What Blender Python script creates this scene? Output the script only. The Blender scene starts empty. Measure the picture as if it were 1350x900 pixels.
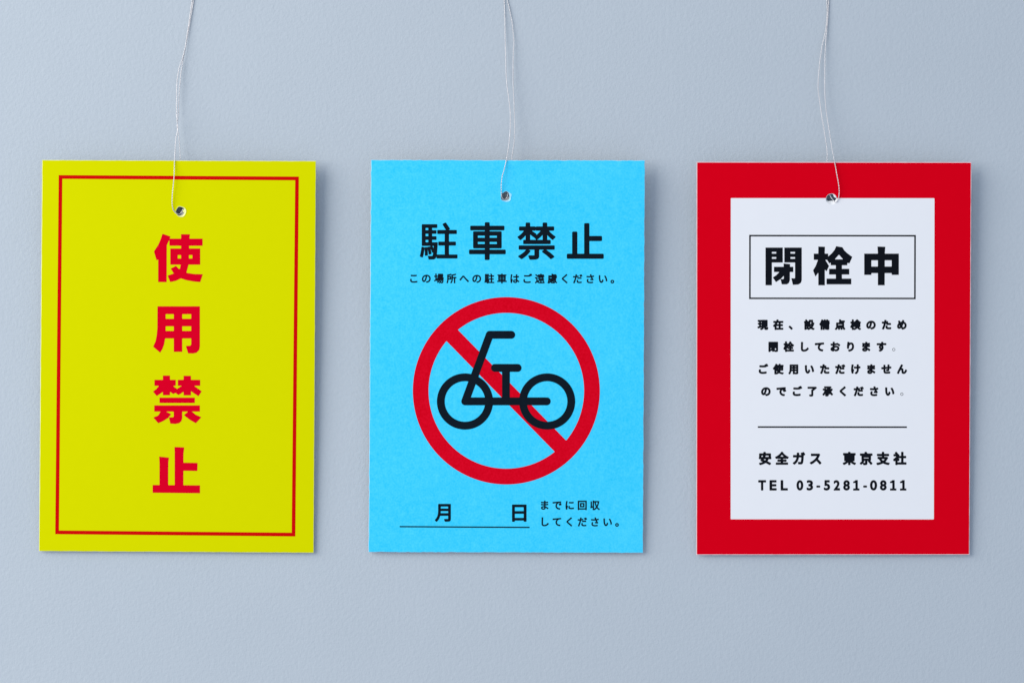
import bpy, math, random
import numpy as np
from mathutils import Vector, Matrix

random.seed(7)
C = bpy.context.scene.collection
scene = bpy.context.scene

# ------------------------------------------------------------------ camera, world, lamp, exposure
S = 0.0002            # metres per photo pixel on the wall plane
D = 0.70              # camera to wall
cam_d = bpy.data.cameras.new('camera')
cam = bpy.data.objects.new('camera', cam_d)
C.objects.link(cam)
cam.location = (0, -D, 0)
cam.rotation_euler = (math.radians(90), 0, 0)
cam_d.sensor_width = 36.0
cam_d.lens = 36.0 * D / (1350 * S)
cam_d.clip_start = 0.01
cam_d.clip_end = 20.0
scene.camera = cam

world = bpy.data.worlds.new('World')
scene.world = world
world.use_nodes = True
bg = world.node_tree.nodes['Background']
bg.inputs['Color'].default_value = (0.72, 0.823, 1.0, 1)
bg.inputs['Strength'].default_value = 0.68

lamp_d = bpy.data.lights.new('softbox', 'AREA')
lamp_d.shape = 'RECTANGLE'
lamp_d.size = 0.90
lamp_d.size_y = 0.80
lamp_d.energy = 10.4
lamp_d.color = (1.0, 0.97, 0.911)
lamp = bpy.data.objects.new('softbox', lamp_d)
C.objects.link(lamp)
lamp.location = (-0.78, -0.58, 0.30)
lamp.rotation_euler = (Vector((0, 0, 0)) - lamp.location).to_track_quat('-Z', 'Y').to_euler()

scene.view_settings.view_transform = 'Standard'
scene.view_settings.look = 'None'
scene.view_settings.exposure = 0.0
scene.view_settings.gamma = 1.0
scene.view_settings.use_curve_mapping = False


# ------------------------------------------------------------------ helpers
def P(px, py, depth):
    """point at `depth` metres in front of the wall, seen at photo pixel (px, py)"""
    k = S * (D - depth) / D
    return Vector(((px - 675) * k, -depth, (450 - py) * k))


def material(name, base, rough=0.6, spec=0.2, vary=None, bump=None):
    m = bpy.data.materials.new(name)
    m.use_nodes = True
    nt = m.node_tree
    b = nt.nodes['Principled BSDF']
    b.inputs['Base Color'].default_value = (*base, 1)
    b.inputs['Roughness'].default_value = rough
    b.inputs['Specular IOR Level'].default_value = spec
    tc = nt.nodes.new('ShaderNodeTexCoord')
    if vary:
        other, layers = vary
        total = None
        for sc, det, w in layers:
            n = nt.nodes.new('ShaderNodeTexNoise')
            n.inputs['Scale'].default_value = sc
            n.inputs['Detail'].default_value = det
            nt.links.new(tc.outputs['Object'], n.inputs['Vector'])
            mu = nt.nodes.new('ShaderNodeMath'); mu.operation = 'MULTIPLY_ADD'
            nt.links.new(n.outputs['Fac'], mu.inputs[0])
            mu.inputs[1].default_value = w
            if total is None:
                mu.inputs[2].default_value = 0.5 - 0.5 * sum(l[2] for l in layers)
            else:
                nt.links.new(total, mu.inputs[2])
            total = mu.outputs[0]
        mix = nt.nodes.new('ShaderNodeMix'); mix.data_type = 'RGBA'
        mix.inputs['A'].default_value = (*base, 1)
        mix.inputs['B'].default_value = (*other, 1)
        cl = nt.nodes.new('ShaderNodeClamp')
        nt.links.new(total, cl.inputs['Value'])
        nt.links.new(cl.outputs[0], mix.inputs['Factor'])
        nt.links.new(mix.outputs['Result'], b.inputs['Base Color'])
    if bump:
        prev = None
        for sc, det, dist, strength in bump:
            n = nt.nodes.new('ShaderNodeTexNoise')
            n.inputs['Scale'].default_value = sc
            n.inputs['Detail'].default_value = det
            nt.links.new(tc.outputs['Object'], n.inputs['Vector'])
            bp = nt.nodes.new('ShaderNodeBump')
            bp.inputs['Distance'].default_value = dist
            bp.inputs['Strength'].default_value = strength
            nt.links.new(n.outputs['Fac'], bp.inputs['Height'])
            if prev:
                nt.links.new(prev, bp.inputs['Normal'])
            prev = bp.outputs['Normal']
        nt.links.new(prev, b.inputs['Normal'])
    return m


WALL = material('wall_paper', (0.462, 0.514, 0.562), 0.8, 0.1,
                vary=((0.492, 0.544, 0.592), [(700, 3, 0.9), (60, 2, 0.6), (14, 1, 0.5)]),
                bump=[(1050, 3.0, 0.0001, 1.0), (2400, 2.0, 0.00004, 1.0)])
# a few tiny dark fibres pressed into the wall paper
_nt = WALL.node_tree
_v = _nt.nodes.new('ShaderNodeTexVoronoi'); _v.inputs['Scale'].default_value = 17.0
_n = _nt.nodes.new('ShaderNodeTexCoord')
_nt.links.new(_n.outputs['Object'], _v.inputs['Vector'])
_lt = _nt.nodes.new('ShaderNodeMath'); _lt.operation = 'LESS_THAN'; _lt.inputs[1].default_value = 0.009
_nt.links.new(_v.outputs['Distance'], _lt.inputs[0])
_mu = _nt.nodes.new('ShaderNodeMath'); _mu.operation = 'MULTIPLY'; _mu.inputs[1].default_value = 0.3
_nt.links.new(_lt.outputs[0], _mu.inputs[0])
_mx = _nt.nodes.new('ShaderNodeMix'); _mx.data_type = 'RGBA'
_b = _nt.nodes['Principled BSDF']
_nt.links.new(_b.inputs['Base Color'].links[0].from_socket, _mx.inputs['A'])
_mx.inputs['B'].default_value = (0.12, 0.13, 0.14, 1)
_nt.links.new(_mu.outputs[0], _mx.inputs['Factor'])
_nt.links.new(_mx.outputs['Result'], _b.inputs['Base Color'])
YELLOW = material('yellow_card', (0.660, 0.668, 0.0003), 0.55, 0.0,
                  vary=((0.680, 0.684, 0.0003), [(500, 2, 0.8), (40, 1, 0.5)]))
BLUE = material('blue_card', (0.026, 0.575, 0.90), 0.75, 0.0,
                vary=((0.082, 0.685, 0.985), [(2100, 3, 1.5), (700, 2, 0.8), (50, 1, 0.45)]),
                bump=[(2000, 2.0, 0.00002, 0.4)])
WHITE = material('white_card', (0.83, 0.83, 0.85), 0.55, 0.05,
                 vary=((0.85, 0.85, 0.87), [(300, 2, 0.8)]))
RED = material('red_ink', (0.68, 0.0004, 0.0095), 0.5, 0.0,
               vary=((0.71, 0.0004, 0.0105), [(400, 2, 0.8)]))
RED_LETTER = material('red_letter_ink', (0.66, 0.0006, 0.016), 0.5, 0.0,
                      vary=((0.70, 0.0006, 0.02), [(700, 2, 0.9)]))
RED_LINE = material('red_line_ink', (0.60, 0.0035, 0.004), 0.5, 0.0)
RED_GRAIN = material('red_ink_on_blue', (0.60, 0.0004, 0.008), 0.6, 0.0,
                     vary=((0.76, 0.004, 0.022), [(2100, 3, 1.4), (300, 2, 0.5)]))
BLACK = material('black_ink', (0.003, 0.0042, 0.0075), 0.6, 0.06,
                 vary=((0.0045, 0.006, 0.0105), [(700, 2, 0.9)]))
NAVY = material('black_ink_on_blue', (0.002, 0.006, 0.011), 0.6, 0.06,
                vary=((0.0038, 0.0105, 0.019), [(700, 2, 0.9)]))
PAPER = material('cut_paper', (0.86, 0.86, 0.86), 0.85, 0.1, bump=[(3500, 2, 0.00003, 0.5)])
PAPER_Y = material('cut_paper_yellowish', (0.82, 0.83, 0.36), 0.85, 0.1, bump=[(3500, 2, 0.00003, 0.5)])
PAPER_B = material('cut_paper_bluish', (0.36, 0.74, 0.96), 0.85, 0.1, bump=[(3500, 2, 0.00003, 0.5)])
PAPER_R = material('cut_paper_pinkish', (0.84, 0.46, 0.52), 0.85, 0.1, bump=[(3500, 2, 0.00003, 0.5)])
PAPER_SHADED = material('shaded_cup_paper', (0.30, 0.30, 0.29), 0.9, 0.0, bump=[(3500, 2, 0.00003, 0.5)])  # white paper of the hole cup, greyed to paint in the shade there
THREAD = material('silvery_thread', (0.68, 0.66, 0.67), 0.30, 0.5)
THREAD.node_tree.nodes['Principled BSDF'].inputs['Metallic'].default_value = 0.72


def obj(name, verts, faces, mats, parent=None, mat_idx=None, smooth=False):
    me = bpy.data.meshes.new(name)
    off = parent_origin(parent)
    me.from_pydata([tuple(Vector(v) - off) for v in verts], [], faces)
    for m in (mats if isinstance(mats, (list, tuple)) else [mats]):
        me.materials.append(m)
    if mat_idx is not None:
        me.polygons.foreach_set('material_index', mat_idx)
    if smooth:
        me.polygons.foreach_set('use_smooth', [True] * len(faces))
    me.update()
    o = bpy.data.objects.new(name, me)
    C.objects.link(o)
    if parent:
        o.parent = parent
    return o


def parent_origin(p):
    v = Vector((0, 0, 0))
    while p:
        v += Vector(p.location)
        p = p.parent
    return v


def tag(o, label, cat, group=None):
    o['label'] = label
    o['category'] = cat
    if group:
        o['group'] = group
    return o


# ------------------------------------------------------------------ printed shapes as filled outlines
def poly_field(polys, X, Y):
    """signed distance (inside > 0) to the union of closed polygons, each filled by itself"""
    best = None
    for poly in polys:
        f = contour_field([poly], X, Y)
        best = f if best is None else np.maximum(best, f)
    return best


def contour_field(contours, X, Y):
    wind = np.zeros(X.shape, int)
    d2 = np.full(X.shape, 1e18)
    for c in contours:
        c = np.asarray(c, float)
        n = len(c)
        for i in range(n):
            ax, ay = c[i]
            bx, by = c[(i + 1) % n]
            ex, ey = bx - ax, by - ay
            L = ex * ex + ey * ey
            if L < 1e-12:
                continue
            t = np.clip(((X - ax) * ex + (Y - ay) * ey) / L, 0, 1)
            d2 = np.minimum(d2, (X - ax - t * ex) ** 2 + (Y - ay - t * ey) ** 2)
            side = ex * (Y - ay) - ey * (X - ax)
            wind += ((ay <= Y) & (by > Y) & (side > 0)).astype(int)
            wind -= ((ay > Y) & (by <= Y) & (side < 0)).astype(int)
    d = np.sqrt(d2)
    return np.where(wind != 0, d, -d)


def fill_field(field_fn, x0, y0, x1, y1, cell):
    """marching squares over a signed field: list of polygons in photo pixels"""
    nx = int(math.ceil((x1 - x0) / cell)) + 1
    ny = int(math.ceil((y1 - y0) / cell)) + 1
    xs = x0 + cell * np.arange(nx)
    ys = y0 + cell * np.arange(ny)
    X, Y = np.meshgrid(xs, ys)
    F = field_fn(X, Y)
    ins = F > 0
    full = ins[:-1, :-1] & ins[:-1, 1:] & ins[1:, :-1] & ins[1:, 1:]
    some = (ins[:-1, :-1] | ins[:-1, 1:] | ins[1:, :-1] | ins[1:, 1:]) & ~full
    out = []
    for j in range(ny - 1):
        row = full[j]
        i = 0
        idx = np.flatnonzero(np.diff(np.concatenate(([0], row.astype(int), [0]))))
        for a, b in zip(idx[::2], idx[1::2]):
            out.append([(xs[a], ys[j]), (xs[b], ys[j]), (xs[b], ys[j + 1]), (xs[a], ys[j + 1])])
    for j, i in zip(*np.nonzero(some)):
        cs = [(j, i), (j, i + 1), (j + 1, i + 1), (j + 1, i)]
        pts = []
        for k in range(4):
            (ja, ia), (jb, ib) = cs[k], cs[(k + 1) % 4]
            fa, fb = F[ja, ia], F[jb, ib]
            if fa > 0:
                pts.append((xs[ia], ys[ja]))
            if (fa > 0) != (fb > 0):
                t = fa / (fa - fb)
                pts.append((xs[ia] + t * (xs[ib] - xs[ia]), ys[ja] + t * (ys[jb] - ys[ja])))
        if len(pts) >= 3:
            out.append(pts)
    return out


class Card:
    """where the printed face of a tag lies"""
    thick = 0.00034

    def __init__(self, corners, top, bottom):
        self.corners = corners
        self.y0 = min(c[1] for c in corners)
        self.y1 = max(c[1] for c in corners)
        self.top, self.bottom = top, bottom

    def back(self, py):
        t = (py - self.y0) / (self.y1 - self.y0)
        return self.top + (self.bottom - self.top) * t

    def front(self, py):
        return self.back(py) + self.thick


def ink(name, polys, card, mat, parent, layer=1):
    verts, faces = [], []
    for p in polys:
        base = len(verts)
        for x, y in p:
            verts.append(P(x, y, card.front(y) + layer * 0.000016))
        faces.append(list(range(base + len(p) - 1, base - 1, -1)))
    return obj(name, verts, faces, mat, parent)


def strokes(polys, cell=0.5):
    xs = [v[0] for p in polys for v in p]
    ys = [v[1] for p in polys for v in p]
    return fill_field(lambda X, Y: poly_field(polys, X, Y), min(xs) - 1.03, min(ys) - 1.03,
                      max(xs) + 1, max(ys) + 1, cell)


_cache = {}


def glyph_contours(ch):
    """outline of one character of Blender's built-in font, as polygons in em units (y down)"""
    if ch in _cache:
        return _cache[ch]
    cu = bpy.data.curves.new('glyph', 'FONT')
    cu.body = ch
    o = bpy.data.objects.new('glyph', cu)
    C.objects.link(o)
    dg = bpy.context.evaluated_depsgraph_get()
    k = o.evaluated_get(dg).to_curve(dg)
    res = []
    for s in k.splines:
        pts = []
        bp = s.bezier_points
        n = len(bp)
        for i in range(n):
            a, b = bp[i], bp[(i + 1) % n]
            p0, p1, p2, p3 = a.co, a.handle_right, b.co, b.handle_left
            chord = (p2 - p0).length
            bend = (p1 - p0).length + (p3 - p1).length + (p2 - p3).length - chord
            m = 1 if bend < 1e-3 * max(chord, 1e-6) + 1e-4 else 5
            for q in range(m):
                t = q / m
                u = 1 - t
                pt = p0 * u ** 3 + p1 * 3 * u * u * t + p3 * 3 * u * t * t + p2 * t ** 3
                pts.append((pt.x, -pt.y))
        if len(pts) > 2:
            res.append(np.array(pts))
    bpy.data.objects.remove(o)
    bpy.data.curves.remove(cu)
    _cache[ch] = res
    return res


def glyph(ch, bold, cell, box=None, centre=None, em=None, slope=0.0):
    """filled polygons of a character, fattened by `bold` pixels: fitted to a box, or set on a body of `em` pixels"""
    cs = glyph_contours(ch)
    if not cs:
        return []
    lo = np.min([c.min(0) for c in cs], 0)
    hi = np.max([c.max(0) for c in cs], 0)
    if box:
        x0, y0, x1, y1 = box
        sx = (x1 - x0 - 2 * bold) / (hi[0] - lo[0])
        sy = (y1 - y0 - 2 * bold) / (hi[1] - lo[1])
        cs = [np.stack([(c[:, 0] - lo[0]) * sx + x0 + bold, (c[:, 1] - lo[1]) * sy + y0 + bold], 1) for c in cs]
    else:
        cs = [np.stack([(c[:, 0] - 0.5) * em + centre[0], (c[:, 1] + 0.38) * em + centre[1]], 1) for c in cs]
    lo = np.min([c.min(0) for c in cs], 0) - bold - 1.2 * cell
    hi = np.max([c.max(0) for c in cs], 0) + bold + 1.2 * cell
    pl = fill_field(lambda X, Y: contour_field(cs, X, Y) + bold, lo[0], lo[1], hi[0], hi[1], cell)
    if slope:
        xc = centre[0] if centre else (box[0] + box[2]) / 2
        pl = [[(x, y + slope * (x - xc)) for x, y in p] for p in pl]
    return pl


def text_line(body, x0, y, pitch, em, bold, cell=0.28, slope=0.0, thin=''):
    out = []
    for i, ch in enumerate(body):
        if ch in ' \u3000':
            continue
        x = x0 + i * pitch
        out += glyph(ch, (-0.06 * 1 if ch in thin else bold), cell, centre=(x, y + slope * i * pitch), em=em)
    return out


def rect(x0, y0, x1, y1):
    return [(x0, y0), (x1, y0), (x1, y1), (x0, y1)]


def frame_polys(outer, w):
    """four strips of width w inside the quad `outer` (tl, tr, br, bl), mitred"""
    c = [Vector((x, y)) for x, y in outer]
    inner = []
    for i in range(4):
        a, b, d = c[i], c[(i + 1) % 4], c[i - 1]
        u, v = (b - a).normalized(), (d - a).normalized()
        inner.append(a + (u + v) * w)
    return [[tuple(c[i]), tuple(c[(i + 1) % 4]), tuple(inner[(i + 1) % 4]), tuple(inner[i])] for i in range(4)]


def subdivide(polys, n=24):
    """split long strips so they follow the card"""
    out = []
    for p in polys:
        a, b, c, d = [Vector(q) for q in p]
        for i in range(n):
            t0, t1 = i / n, (i + 1) / n
            out.append([tuple(a.lerp(b, t0)), tuple(a.lerp(b, t1)), tuple(d.lerp(c, t1)), tuple(d.lerp(c, t0))])
    return out


# ------------------------------------------------------------------ the wall behind
wv = [(-1.2, 0, -0.9), (1.2, 0, -0.9), (1.2, 0, 0.9), (-1.2, 0, 0.9),
      (-1.2, 0.02, -0.9), (1.2, 0.02, -0.9), (1.2, 0.02, 0.9), (-1.2, 0.02, 0.9)]
wall = obj('wall', wv, [(0, 1, 2, 3), (5, 4, 7, 6), (4, 0, 3, 7), (1, 5, 6, 2), (3, 2, 6, 7), (4, 5, 1, 0)], WALL)
wall['kind'] = 'structure'


# ------------------------------------------------------------------ the cards
def make_card(card, hole, r, lip, burr, front_mat, edge_mat, lip_mat, cup_mat, parent, rng, rough=0.12, flaps=(), lip_h=0.00008):
    hx, hy = hole
    c = [Vector(v) for v in card.corners]
    outline = []
    for i in range(4):
        a, b = c[i], c[(i + 1) % 4]
        n = 90
        nrm = Vector((-(b - a).y, (b - a).x)).normalized()
        for k in range(n):
            p = a.lerp(b, k / n)
            j = 0 if k == 0 else rng.uniform(-1, 1) * rough
            outline.append((p + nrm * j, nrm, k == 0))
    N = len(outline)
    verts, faces, mi = [], [], []

    def ring(fn):
        s = len(verts)
        for k in range(N):
            verts.append(fn(k))
        return s

    def bridge(a, b, m, flip=False):
        for k in range(N):
            q = (k + 1) % N
            f = (a + k, a + q, b + q, b + k)
            faces.append(f[::-1] if flip else f)
            mi.append(m)

    centre = (c[0] + c[1] + c[2] + c[3]) / 4

    def edge(k, inset, depth):
        p, nrm, corner = outline[k]
        q = p + nrm * inset
        if corner:
            i = k // 90
            u = (c[(i + 1) % 4] - c[i]).normalized()
            v = (c[i - 1] - c[i]).normalized()
            q = p + (u + v) * inset
        return P(q.x, q.y, depth(q.y))

    ang = []
    for p, _, _ in outline:
        ang.append(math.atan2(p.y - hy, p.x - hx))
    wob = [0] * N
    ph = [rng.uniform(0, 6.28) for _ in range(5)]
    am = [rng.uniform(0.01, 0.035) for _ in range(5)]
    for k in range(N):
        wob[k] = 1 + sum(am[m] * math.sin((m + 2) * ang[k] + ph[m]) for m in range(5))

    def hol(k, rad, depth):
        x = hx + rad * wob[k] * math.cos(ang[k])
        y = hy + rad * wob[k] * math.sin(ang[k])
        return P(x, y, depth(y))

    insets = [0.32 + 0.3 * abs(math.sin(k * 0.37)) * rng.uniform(0.3, 1) for k in range(N)]
    back_o = ring(lambda k: edge(k, 0.0, card.back))
    side_o = ring(lambda k: edge(k, 0.0, lambda y: card.front(y) - 0.00012))
    front_o = ring(lambda k: edge(k, insets[k], card.front))
    lip_a = ring(lambda k: hol(k, r + lip, card.front))
    lip_b = ring(lambda k: hol(k, r + lip * 0.45, lambda y: card.front(y) + lip_h))
    lip_c = ring(lambda k: hol(k, r, lambda y: card.front(y) - 0.00005))
    # the punch pushed a cup of paper out at the back, longest towards the angle `burr`
    cup = [max(0.0, math.cos(ang[k] - burr)) for k in range(N)]
    cup_m = ring(lambda k: hol(k, r * (0.95 - 0.18 * cup[k]), lambda y: card.back(y) + 0.0001))
    back_i = ring(lambda k: hol(k, r * (0.93 - 0.62 * cup[k] ** 1.3), lambda y: card.back(y) - 0.0002))
    bridge(back_o, side_o, 1)
    bridge(side_o, front_o, 1)
    bridge(front_o, lip_a, 0)
    bridge(lip_a, lip_b, 0)
    bridge(lip_b, lip_c, 2)
    bridge(lip_c, cup_m, 2)
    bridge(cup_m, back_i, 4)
    bridge(back_i, back_o, 3)
    for fl in flaps:                      # torn paper tongues left by the punch
        s = len(verts)
        for x, y, dz in fl:
            verts.append(P(x, y, card.front(y) + dz))
        for x, y, dz in fl:
            verts.append(P(x, y, card.front(y) + dz - 0.0001))
        n = len(fl)
        faces.append(tuple(range(s, s + n))); mi.append(2)
        faces.append(tuple(range(s + 2 * n - 1, s + n - 1, -1))); mi.append(2)
        for k in range(n):
            q = (k + 1) % n
            faces.append((s + k, s + n + k, s + n + q, s + q)); mi.append(2)
    o = obj('card', verts, faces, [front_mat, edge_mat, lip_mat, PAPER, cup_mat], parent, mi)
    return o


def tag_root(card, label, cat='tag'):
    xb = (card.corners[2][0] + card.corners[3][0]) / 2
    yb = (card.corners[2][1] + card.corners[3][1]) / 2
    e = bpy.data.objects.new('hanging_tag', None)
    e.empty_display_size = 0.01
    e.location = P(xb, yb, card.back(yb))
    C.objects.link(e)
    return tag(e, label, cat, 'notice tags hung in a row on the wall')


def zoomed(ox, oy, k):
    return lambda pts: [(ox + x / k, oy + y / k) for x, y in pts]


def zr(x0, y0, x1, y1):
    return rect(x0, y0, x1, y1)


# ---- yellow tag
CY = Card([(55.6, 211.1), (416.6, 212.4), (413.6, 728.3), (51.4, 726.0)], 0.0038, 0.0008)
ty = tag_root(CY, 'bright yellow card tag with thin red border line and red vertical characters')
make_card(CY, (238.3, 279.0), 6.3, 1.6, 0.7, YELLOW, PAPER_Y, PAPER_Y, PAPER_SHADED, ty, random.Random(3), 0.10,
          flaps=[[(244.6, 275.0, 0), (245.0, 279.5, 0), (240.6, 279.6, -0.0003), (241.6, 276.6, -0.0002)]])
ink('border_line', subdivide(frame_polys([(77.4, 231.0), (394.0, 233.0), (389.3, 706.6), (72.8, 703.6)], 4.8)), CY, RED_LINE, ty)

z = zoomed(180, 300, 11.25)
shi = [[(385, 92), (505, 133), (480, 195), (449, 262), (447, 808), (320, 808), (320, 470), (297, 487), (257, 355), (320, 258), (355, 180)],
       zr(487, 165, 980, 270),
       [(660, 98), (792, 100), (782, 200), (776, 480), (770, 560), (740, 668), (655, 755), (580, 790), (500, 808), (460, 712), (540, 685), (600, 650), (645, 602), (660, 520)],
       [(505, 608), (585, 568), (640, 625), (700, 655), (750, 672), (850, 688), (983, 692), (945, 808), (850, 800), (740, 780), (655, 752), (590, 715), (545, 670)],
       zr(500, 310, 945, 408), zr(500, 458, 945, 550), zr(500, 310, 611, 550), zr(828, 310, 945, 550)]
ink('character', strokes([z(p) for p in shi]), CY, RED_LETTER, ty)
z = zoomed(180, 395, 11.25)
you = [[(310, 98), (432, 98), (432, 480), (425, 570), (410, 660), (385, 730), (350, 785), (245, 695), (280, 620), (298, 530), (308, 430)],
       zr(310, 98, 940, 214), zr(420, 283, 820, 394), zr(420, 463, 820, 574), zr(552, 98, 678, 772),
       [(810, 98), (940, 100), (940, 690), (930, 745), (890, 785), (840, 797), (765, 795), (730, 685), (798, 682), (810, 660)]]
ink('character', strokes([z(p) for p in you]), CY, RED_LETTER, ty)
z = zoomed(180, 487, 11.25)
kin = [zr(265, 152, 582, 240), zr(390, 88, 497, 380),
       [(335, 238), (400, 230), (400, 320), (385, 335), (300, 392), (242, 325), (290, 290)],
       [(490, 230), (540, 240), (600, 287), (655, 250), (710, 230), (710, 320), (622, 378), (578, 345), (545, 362), (490, 325)],
       zr(612, 152, 945, 240), zr(697, 92, 808, 382),
       [(800, 225), (860, 245), (968, 322), (918, 395), (850, 350), (800, 315)],
       zr(340, 415, 865, 495), zr(262, 530, 940, 622),
       [(550, 600), (678, 600), (678, 720), (665, 765), (630, 795), (570, 805), (500, 800), (480, 708), (545, 705), (552, 690)],
       [(360, 615), (430, 618), (515, 660), (470, 715), (400, 760), (322, 795), (248, 710), (320, 680)],
       [(770, 615), (815, 618), (880, 670), (962, 705), (880, 795), (790, 745), (702, 675)]]
ink('character', strokes([z(p) for p in kin]), CY, RED_LETTER, ty)
z = zoomed(180, 580, 11.25)
shi2 = [[(335, 242), (482, 258), (471, 330), (470, 680), (340, 680), (340, 330)],
        [(562, 100), (708, 106), (696, 200), (695, 680), (565, 680), (565, 180)],
        [(690, 332), (906, 336), (902, 455), (690, 452)], [(238, 662), (942, 668), (942, 785), (238, 778)]]
ink('character', strokes([z(p) for p in shi2]), CY, RED_LETTER, ty)

# ---- blue tag
CB = Card([(489.2, 211.0), (850.2, 211.6), (847.8, 728.4), (486.0, 727.2)], 0.0047, 0.0010)
tb = tag_root(CB, 'sky blue card tag with a no-bicycle symbol in a red circle')
make_card(CB, (667.0, 259.2), 6.6, 1.3, 0.95, BLUE, PAPER_B, PAPER_B, PAPER_SHADED, tb, random.Random(11), 0.28,
          flaps=[[(670.0, 252.3, 0), (674.2, 256.0, 0), (673.6, 264.0, 0), (671.8, 259.0, -0.0002)]])
for ch, bx in zip('駐車禁止', [(553.4, 293.4, 603.2, 342.2), (618.3, 293.0, 666.8, 342.8), (682.3, 293.4, 732.4, 342.4), (747.2, 294.2, 796.0, 341.2)]):
    ink('heading_character', glyph(ch, {'駐': 0.92, '禁': 1.25, '車': 1.3}.get(ch, 1.5), 0.35, box=bx), CB, NAVY, tb)
ink('text_line', text_line('この場所への駐車はご遠慮ください。', 545.4, 366.9, 16.62, 13.2, 0.46, 0.25, 0.002), CB, NAVY, tb)

rc, rr, rw = (667.5, 514.9), 112.9, 10.4


def ring_field(X, Y):
    d = np.hypot(X - rc[0], Y - rc[1])
    ringf = rw - np.abs(d - rr)
    a = math.radians(45.6)
    dx, dy = math.cos(a), math.sin(a)
    bar = 10.6 - np.abs(-(X - rc[0]) * dy + (Y - rc[1]) * dx)
    return np.maximum(ringf, np.minimum(bar, rr - d))


ring_o = ink('prohibition_ring', fill_field(ring_field, 542, 389, 793, 641, 0.6), CB, RED_GRAIN, tb, 1)


def capsule(X, Y, a, b, w):
    ex, ey = b[0] - a[0], b[1] - a[1]
    t = np.clip(((X - a[0]) * ex + (Y - a[1]) * ey) / (ex * ex + ey * ey), 0, 1)
    return w - np.hypot(X - a[0] - t * ex, Y - a[1] - t * ey)


W = 5.15


def bike_field(X, Y):
    f = None
    for a, b in [((613.3, 528.8), (720.8, 528.8)), ((613.3, 528.8), (645.6, 441.2)), ((645.6, 441.2), (674.0, 441.2)),
                 ((652.4, 484.8), (682.4, 484.8)), ((667.0, 485), (667.0, 528))]:
        g = capsule(X, Y, a, b, W)
        f = g if f is None else np.maximum(f, g)
    return f


frame_o = ink('bicycle_symbol', fill_field(bike_field, 605, 434, 728, 536, 0.5), CB, NAVY, tb, 3)
for cx in (613.0, 721.3):
    ink('wheel', fill_field(lambda X, Y: W - np.abs(np.hypot(X - cx, Y - 529.0) - 31.85), cx - 40, 489, cx + 40, 569, 0.5), CB, NAVY, frame_o, 2)
for ch, bx in zip('月日', [(573.2, 663.8, 594.4, 687.4), (675.0, 664.6, 694.2, 687.4)]):
    ink('date_character', glyph(ch, 0.85, 0.3, box=bx), CB, NAVY, tb)
ink('date_rule', subdivide([[(527.0, 692.9), (698.2, 693.9), (698.2, 695.6), (527.0, 694.6)]]), CB, NAVY, tb)
ink('text_line', text_line('までに回収', 717.8, 665.4, 16.6, 13.2, 0.46, 0.25, 0.002), CB, NAVY, tb)
ink('text_line', text_line('してください。', 717.8, 687.2, 16.6, 13.2, 0.46, 0.25, 0.004), CB, NAVY, tb)

# ---- red and white tag
CR = Card([(918.3, 213.4), (1280.8, 213.8), (1278.3, 731.0), (917.9, 731.2)], 0.0038, 0.0009)
tr = tag_root(CR, 'white card tag with a broad red border and black printed notice')
HR, rR, lR = (1096.0, 262.4), 7.0, 1.0
make_card(CR, HR, rR, lR, 1.5, WHITE, PAPER_R, PAPER, PAPER, tr, random.Random(5), 0.12, lip_h=0.0,
          flaps=[[(1098.0, 255.6, 0), (1102.3, 258.2, 0), (1102.9, 261.5, 0), (1099.5, 259.8, -0.0001)]])


def border_field(X, Y):
    def quad(pts):
        f = None
        for (ax, ay), (bx, by) in zip(pts, pts[1:] + pts[:1]):
            L = math.hypot(bx - ax, by - ay)
            g = ((bx - ax) * (Y - ay) - (by - ay) * (X - ax)) / L
            f = g if f is None else np.minimum(f, g)
        return f
    o = quad([(919.1, 214.3), (1280.0, 214.7), (1277.5, 730.1), (918.7, 730.3)])
    i = quad([(963.4, 261.2), (1232.0, 261.3), (1231.2, 684.3), (963.2, 684.1)])
    h = np.hypot(X - HR[0], Y - HR[1]) - (rR + lR * 0.2)
    return np.minimum(np.minimum(o, -i), h)


ink('red_border', fill_field(border_field, 915, 211, 1284, 734, 0.85), CR, RED, tr)
ink('heading_frame', subdivide(frame_polys([(987.7, 309.6), (1207.4, 309.8), (1207.2, 394.4), (987.6, 394.2)], 2.05)), CR, BLACK, tr)
z = zoomed(1000, 320, 15)
hei = [zr(138, 95, 265, 840), zr(138, 95, 480, 181), zr(138, 214, 480, 283), zr(138, 317, 480, 391), zr(350, 95, 480, 391),
       zr(510, 95, 855, 181), zr(510, 214, 855, 283), zr(510, 317, 855, 391), zr(510, 95, 632, 391),
       [(722, 95), (855, 95), (855, 740), (840, 790), (790, 825), (680, 832), (648, 700), (715, 705), (722, 690)],
       zr(305, 475, 688, 578),
       [(495, 410), (625, 422), (620, 560), (620, 740), (600, 795), (560, 822), (460, 822), (435, 718), (490, 720), (500, 700), (500, 560)],
       [(400, 590), (440, 560), (520, 560), (510, 640), (440, 715), (345, 778), (283, 685), (345, 645)]]
ink('heading_character', strokes([z(p) for p in hei], 0.4), CR, BLACK, tr)
z = zoomed(1064, 320, 15)
sen = [zr(132, 215, 418, 338), [(222, 75), (355, 80), (350, 200), (352, 840), (222, 840)],
       [(222, 320), (250, 320), (250, 560), (222, 590), (165, 668), (118, 545), (170, 460)],
       [(340, 320), (362, 340), (435, 460), (385, 565), (340, 520)],
       [(575, 68), (700, 90), (740, 155), (800, 210), (895, 280), (840, 405), (795, 400), (755, 365), (710, 325), (630, 237), (550, 325), (500, 372), (440, 408), (385, 325), (428, 262), (490, 208), (545, 138)],
       zr(468, 328, 795, 445), zr(568, 330, 690, 720), zr(435, 515, 835, 628), zr(385, 708, 875, 822)]
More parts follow.
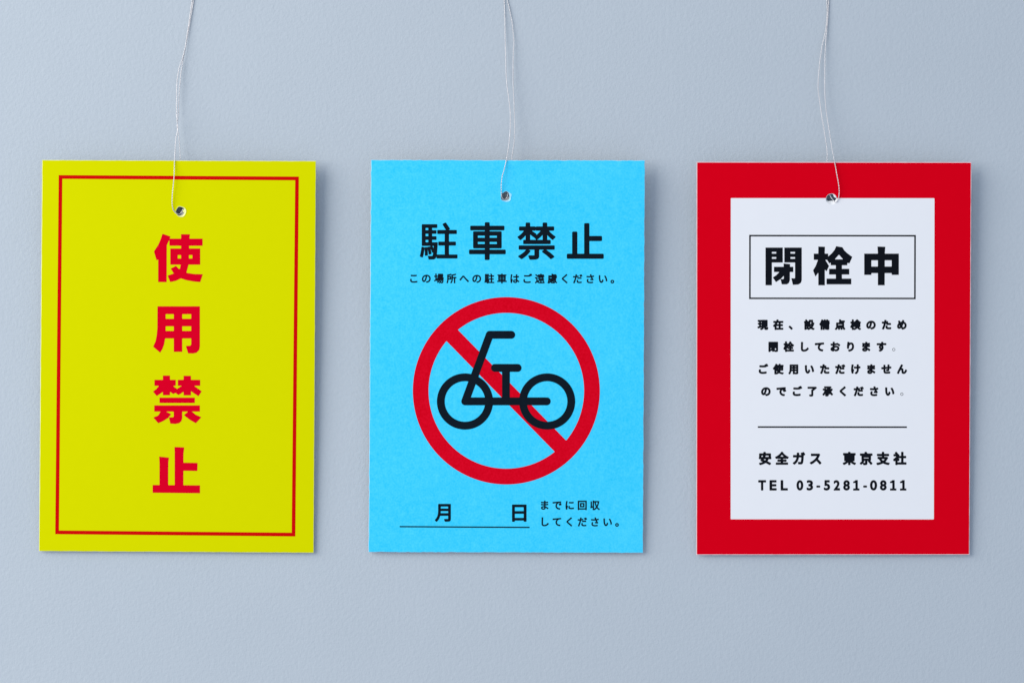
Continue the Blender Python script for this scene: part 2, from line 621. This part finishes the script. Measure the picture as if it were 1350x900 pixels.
ink('heading_character', strokes([z(p) for p in sen], 0.4), CR, BLACK, tr)
z = zoomed(1130, 320, 15)
chu = [[(402, 75), (558, 80), (548, 200), (545, 840), (410, 840), (410, 200)], zr(140, 215, 825, 347), zr(140, 470, 825, 600), zr(140, 215, 282, 635), zr(683, 215, 825, 635)]
ink('heading_character', strokes([z(p) for p in chu], 0.4), CR, BLACK, tr)
for body, x0, y in [('現在、設備点検のため', 1005.7, 427.9), ('閉栓しております。', 1019.4, 456.8),
                    ('ご使用いただけません', 1005.7, 486.3), ('のでご了承ください。', 1009.7, 515.5)]:
    ink('text_line', text_line(body, x0, y, 20.37, 13.4, 0.86, 0.25, thin='。'), CR, BLACK, tr)
ink('divider_line', subdivide([[(999, 561.6), (1195.7, 561.8), (1195.7, 563.8), (999, 563.6)]]), CR, BLACK, tr)
ink('text_line', text_line('安全ガス\u3000東京支社', 1008.6, 604.0, 22.22, 17.0, 0.98, 0.3), CR, BLACK, tr)
tel = []
for ch, a, b, ox in [('T', 107, 225, 990), ('E', 275, 382, 990), ('L', 440, 548, 990), ('0', 675, 777, 990), ('3', 825, 922, 990),
                     ('-', 970, 1028, 990), ('5', 1080, 1175, 990), ('2', 1225, 1322, 990), ('8', 243, 343, 1090), ('1', 390, 485, 1090),
                     ('-', 540, 597, 1090), ('0', 640, 747, 1090), ('8', 787, 888, 1090), ('1', 937, 1030, 1090), ('1', 1085, 1178, 1090)]:
    if ch == '1':
        q = lambda pts: [(ox + (x + a - 390) / 11.25, 580 + y / 11.25) for x, y in pts]
        tel += strokes([q(zr(424, 590, 460, 745)), q(zr(391, 714, 485, 745)),
                        q([(426, 590), (460, 590), (450, 620), (425, 632), (391, 636), (391, 611), (410, 605)])], 0.3)
        continue
    yy = (639.6, 642.3) if ch == '-' else (632.5, 646.2)
    tel += glyph(ch, 0.78, 0.3, box=(ox + a / 11.25, yy[0], ox + b / 11.25, yy[1]))
ink('text_line', tel, CR, BLACK, tr)


# ------------------------------------------------------------------ the threads
def smooth_path(pts, step):
    """Catmull-Rom through (x, y, depth) knots, resampled about every `step` pixels"""
    p = [np.array(q, float) for q in pts]
    p = [2 * p[0] - p[1]] + p + [2 * p[-1] - p[-2]]
    out = []
    for i in range(1, len(p) - 2):
        a, b, c, d = p[i - 1:i + 3]
        n = max(2, int(np.hypot(c[0] - b[0], c[1] - b[1]) / step))
        for k in range(n):
            t = k / n
            out.append(0.5 * (2 * b + (c - a) * t + (2 * a - 5 * b + 4 * c - d) * t * t + (3 * b - a - 3 * c + d) * t ** 3))
    out.append(p[-2])
    return out


def make_thread(paths, label, ply=0.38, turn=7.0):
    """each path is one strand of the loop: two plies twisted round each other"""
    verts, faces = [], []
    for pts in paths:
        sm = smooth_path(pts, 1.1)
        W3 = [P(x, y, d) for x, y, d in sm]
        n = len(W3)
        tang = [(W3[min(i + 1, n - 1)] - W3[max(i - 1, 0)]).normalized() for i in range(n)]
        s = 0.0
        arc = [0.0]
        for i in range(1, n):
            s += (W3[i] - W3[i - 1]).length
            arc.append(s)
        nrm = tang[0].cross(Vector((0, 1, 0)))
        nrm.normalize()
        R = ply * S
        frames = []
        for i in range(n):
            nrm = (nrm - tang[i] * nrm.dot(tang[i])).normalized()
            frames.append((nrm.copy(), tang[i].cross(nrm)))
        for ph in (0, math.pi):
            base = len(verts)
            for i in range(n):
                u, v = frames[i]
                a = ph + arc[i] / (turn * S) * 2 * math.pi
                cpt = W3[i] + (u * math.cos(a) + v * math.sin(a)) * R * 0.9
                for k in range(6):
                    b = k / 6 * 2 * math.pi
                    verts.append(cpt + (u * math.cos(b) + v * math.sin(b)) * R)
            for i in range(n - 1):
                for k in range(6):
                    q = (k + 1) % 6
                    faces.append((base + i * 6 + k, base + i * 6 + q, base + (i + 1) * 6 + q, base + (i + 1) * 6 + k))
            faces.append(tuple(base + k for k in range(5, -1, -1)))
            faces.append(tuple(base + (n - 1) * 6 + k for k in range(6)))
    off = Vector(verts[0])
    me_o = obj('thread', [Vector(v) - off for v in verts], faces, THREAD, None, smooth=True)
    me_o.location = off
    return tag(me_o, label, 'thread', 'white threads holding the tags')


def strand(card, over, hole_pts, behind):
    """front strand down over the card's top edge, through the hole, up behind the card and on above it"""
    top = card.y0
    path = []
    ft = card.front(top) + 0.00022
    bt = card.back(top) - 0.00025
    for x, y in over:
        if y <= top:
            t = max(0.0, min(1.0, (y + 20) / (top + 20)))
            d = 0.0002 + (ft - 0.0002) * t ** 1.9
        else:
            hy = hole_pts[0][1]
            t = (y - top) / (hy - top)
            d = card.front(y) + 0.00018 + 0.0007 * math.sin(math.pi * min(1, t))
        path.append((x, y, d))
    for x, y, k in hole_pts:              # k = 1 on the printed face, 0 behind the card
        path.append((x, y, card.back(y) - 0.00035 + k * (card.thick + 0.00055)))
    for x, y in behind:
        if y > top:
            path.append((x, y, card.back(y) - 0.00045))
        else:
            t = max(0.0, min(1.0, (y + 20) / (top + 20)))
            path.append((x, y, 0.0002 + (bt - 0.0002) * t ** 1.9))
    return path


t1 = strand(CY,
            [(258, -60), (256, -25), (253.4, 0), (249.6, 27), (246.8, 45), (244.3, 62), (239.8, 80), (236.8, 88), (234.5, 100), (233.2, 112), (233, 130), (232.7, 148), (233.4, 160),
             (234.6, 170), (232.6, 179), (231.4, 190), (230.8, 202), (230.4, 210), (230, 216), (229.8, 226), (229.4, 234), (228.6, 242), (227.7, 251), (227, 260), (226.9, 269), (228, 275.5)],
            [(230.5, 279.6, 0.95), (233.6, 282.2, 0.8), (237.0, 282.0, 0.35), (240.2, 278.2, 0.15), (242.6, 272.5, 0.0)],
            [(243, 262), (241, 245), (239, 228), (237.7, 214), (237.4, 205), (236.6, 191), (235.4, 178), (233.6, 169), (234.2, 160), (235.2, 148), (235.7, 133), (236.4, 120), (237.6, 108), (238.3, 98),
             (240.4, 86), (241.8, 77), (244.8, 62), (247.8, 45), (250.8, 27), (255.2, 0), (257.5, -25), (259, -60)])
make_thread([t1], 'white doubled thread holding the yellow tag by its punched hole')
t2 = strand(CB,
            [(664, -60), (664.4, -25), (664.7, 0), (665.6, 25), (665.9, 45), (666.4, 62), (666.8, 80), (667, 90), (667.4, 101), (668.2, 110), (669.3, 120), (670.7, 130), (672, 140), (672.8, 150),
             (672.9, 160), (672.8, 170), (672, 180), (671, 190), (669.6, 200), (667.8, 210), (665.8, 219), (664, 226), (661.8, 234), (660.8, 243), (660.7, 251)],
            [(660.9, 256.5, 1.0), (662.4, 261.6, 0.8), (665.4, 263.2, 0.3), (668.2, 260.5, 0.2), (669.8, 255.5, 0.0)],
            [(671, 246), (673, 230), (674.4, 213), (676, 200), (677.6, 190), (678.4, 180), (678.6, 170), (678.4, 158), (678.1, 148), (677.7, 136), (677, 124), (676.5, 110), (676.4, 95), (676.5, 80),
             (677, 66), (677.6, 57), (676.6, 45), (675.2, 31), (673, 19), (671, 9), (668.8, 0), (666, -25), (664.8, -60)])
make_thread([t2], 'white doubled thread holding the sky blue tag by its punched hole')
t3 = strand(CR,
            [(1092.5, -60), (1092.6, -25), (1092.6, 0), (1092, 12), (1091.4, 24), (1090.2, 38), (1089, 50), (1088.3, 62), (1087.7, 75), (1087.5, 90), (1087.4, 108), (1087.5, 122), (1088.1, 133), (1089, 144),
             (1090.2, 154), (1092, 165), (1093.7, 175), (1095.1, 185), (1096.7, 195), (1098.6, 205), (1100.1, 213), (1101.7, 221), (1103.4, 231), (1105.2, 241), (1106.2, 250), (1106.1, 257)],
            [(1104.8, 263, 1.05), (1102.2, 266.6, 0.95), (1099.8, 265.8, 0.7), (1096.6, 261.5, 0.3), (1094.0, 257.0, 0.0)],
            [(1091.5, 245), (1090, 228), (1090.2, 214), (1090.5, 204), (1089.9, 195), (1088.5, 185), (1087, 175), (1085.4, 165), (1083.6, 155), (1081.8, 142), (1080.2, 131), (1078.8, 121), (1078.6, 110),
             (1079.3, 100), (1080.1, 90), (1081, 80), (1082.5, 70), (1084.2, 60), (1086.6, 50), (1088.8, 39), (1089.8, 28), (1090.6, 16), (1090.3, 0), (1091.4, -25), (1092, -60)])
make_thread([t3], 'white doubled thread holding the red and white tag by its punched hole')
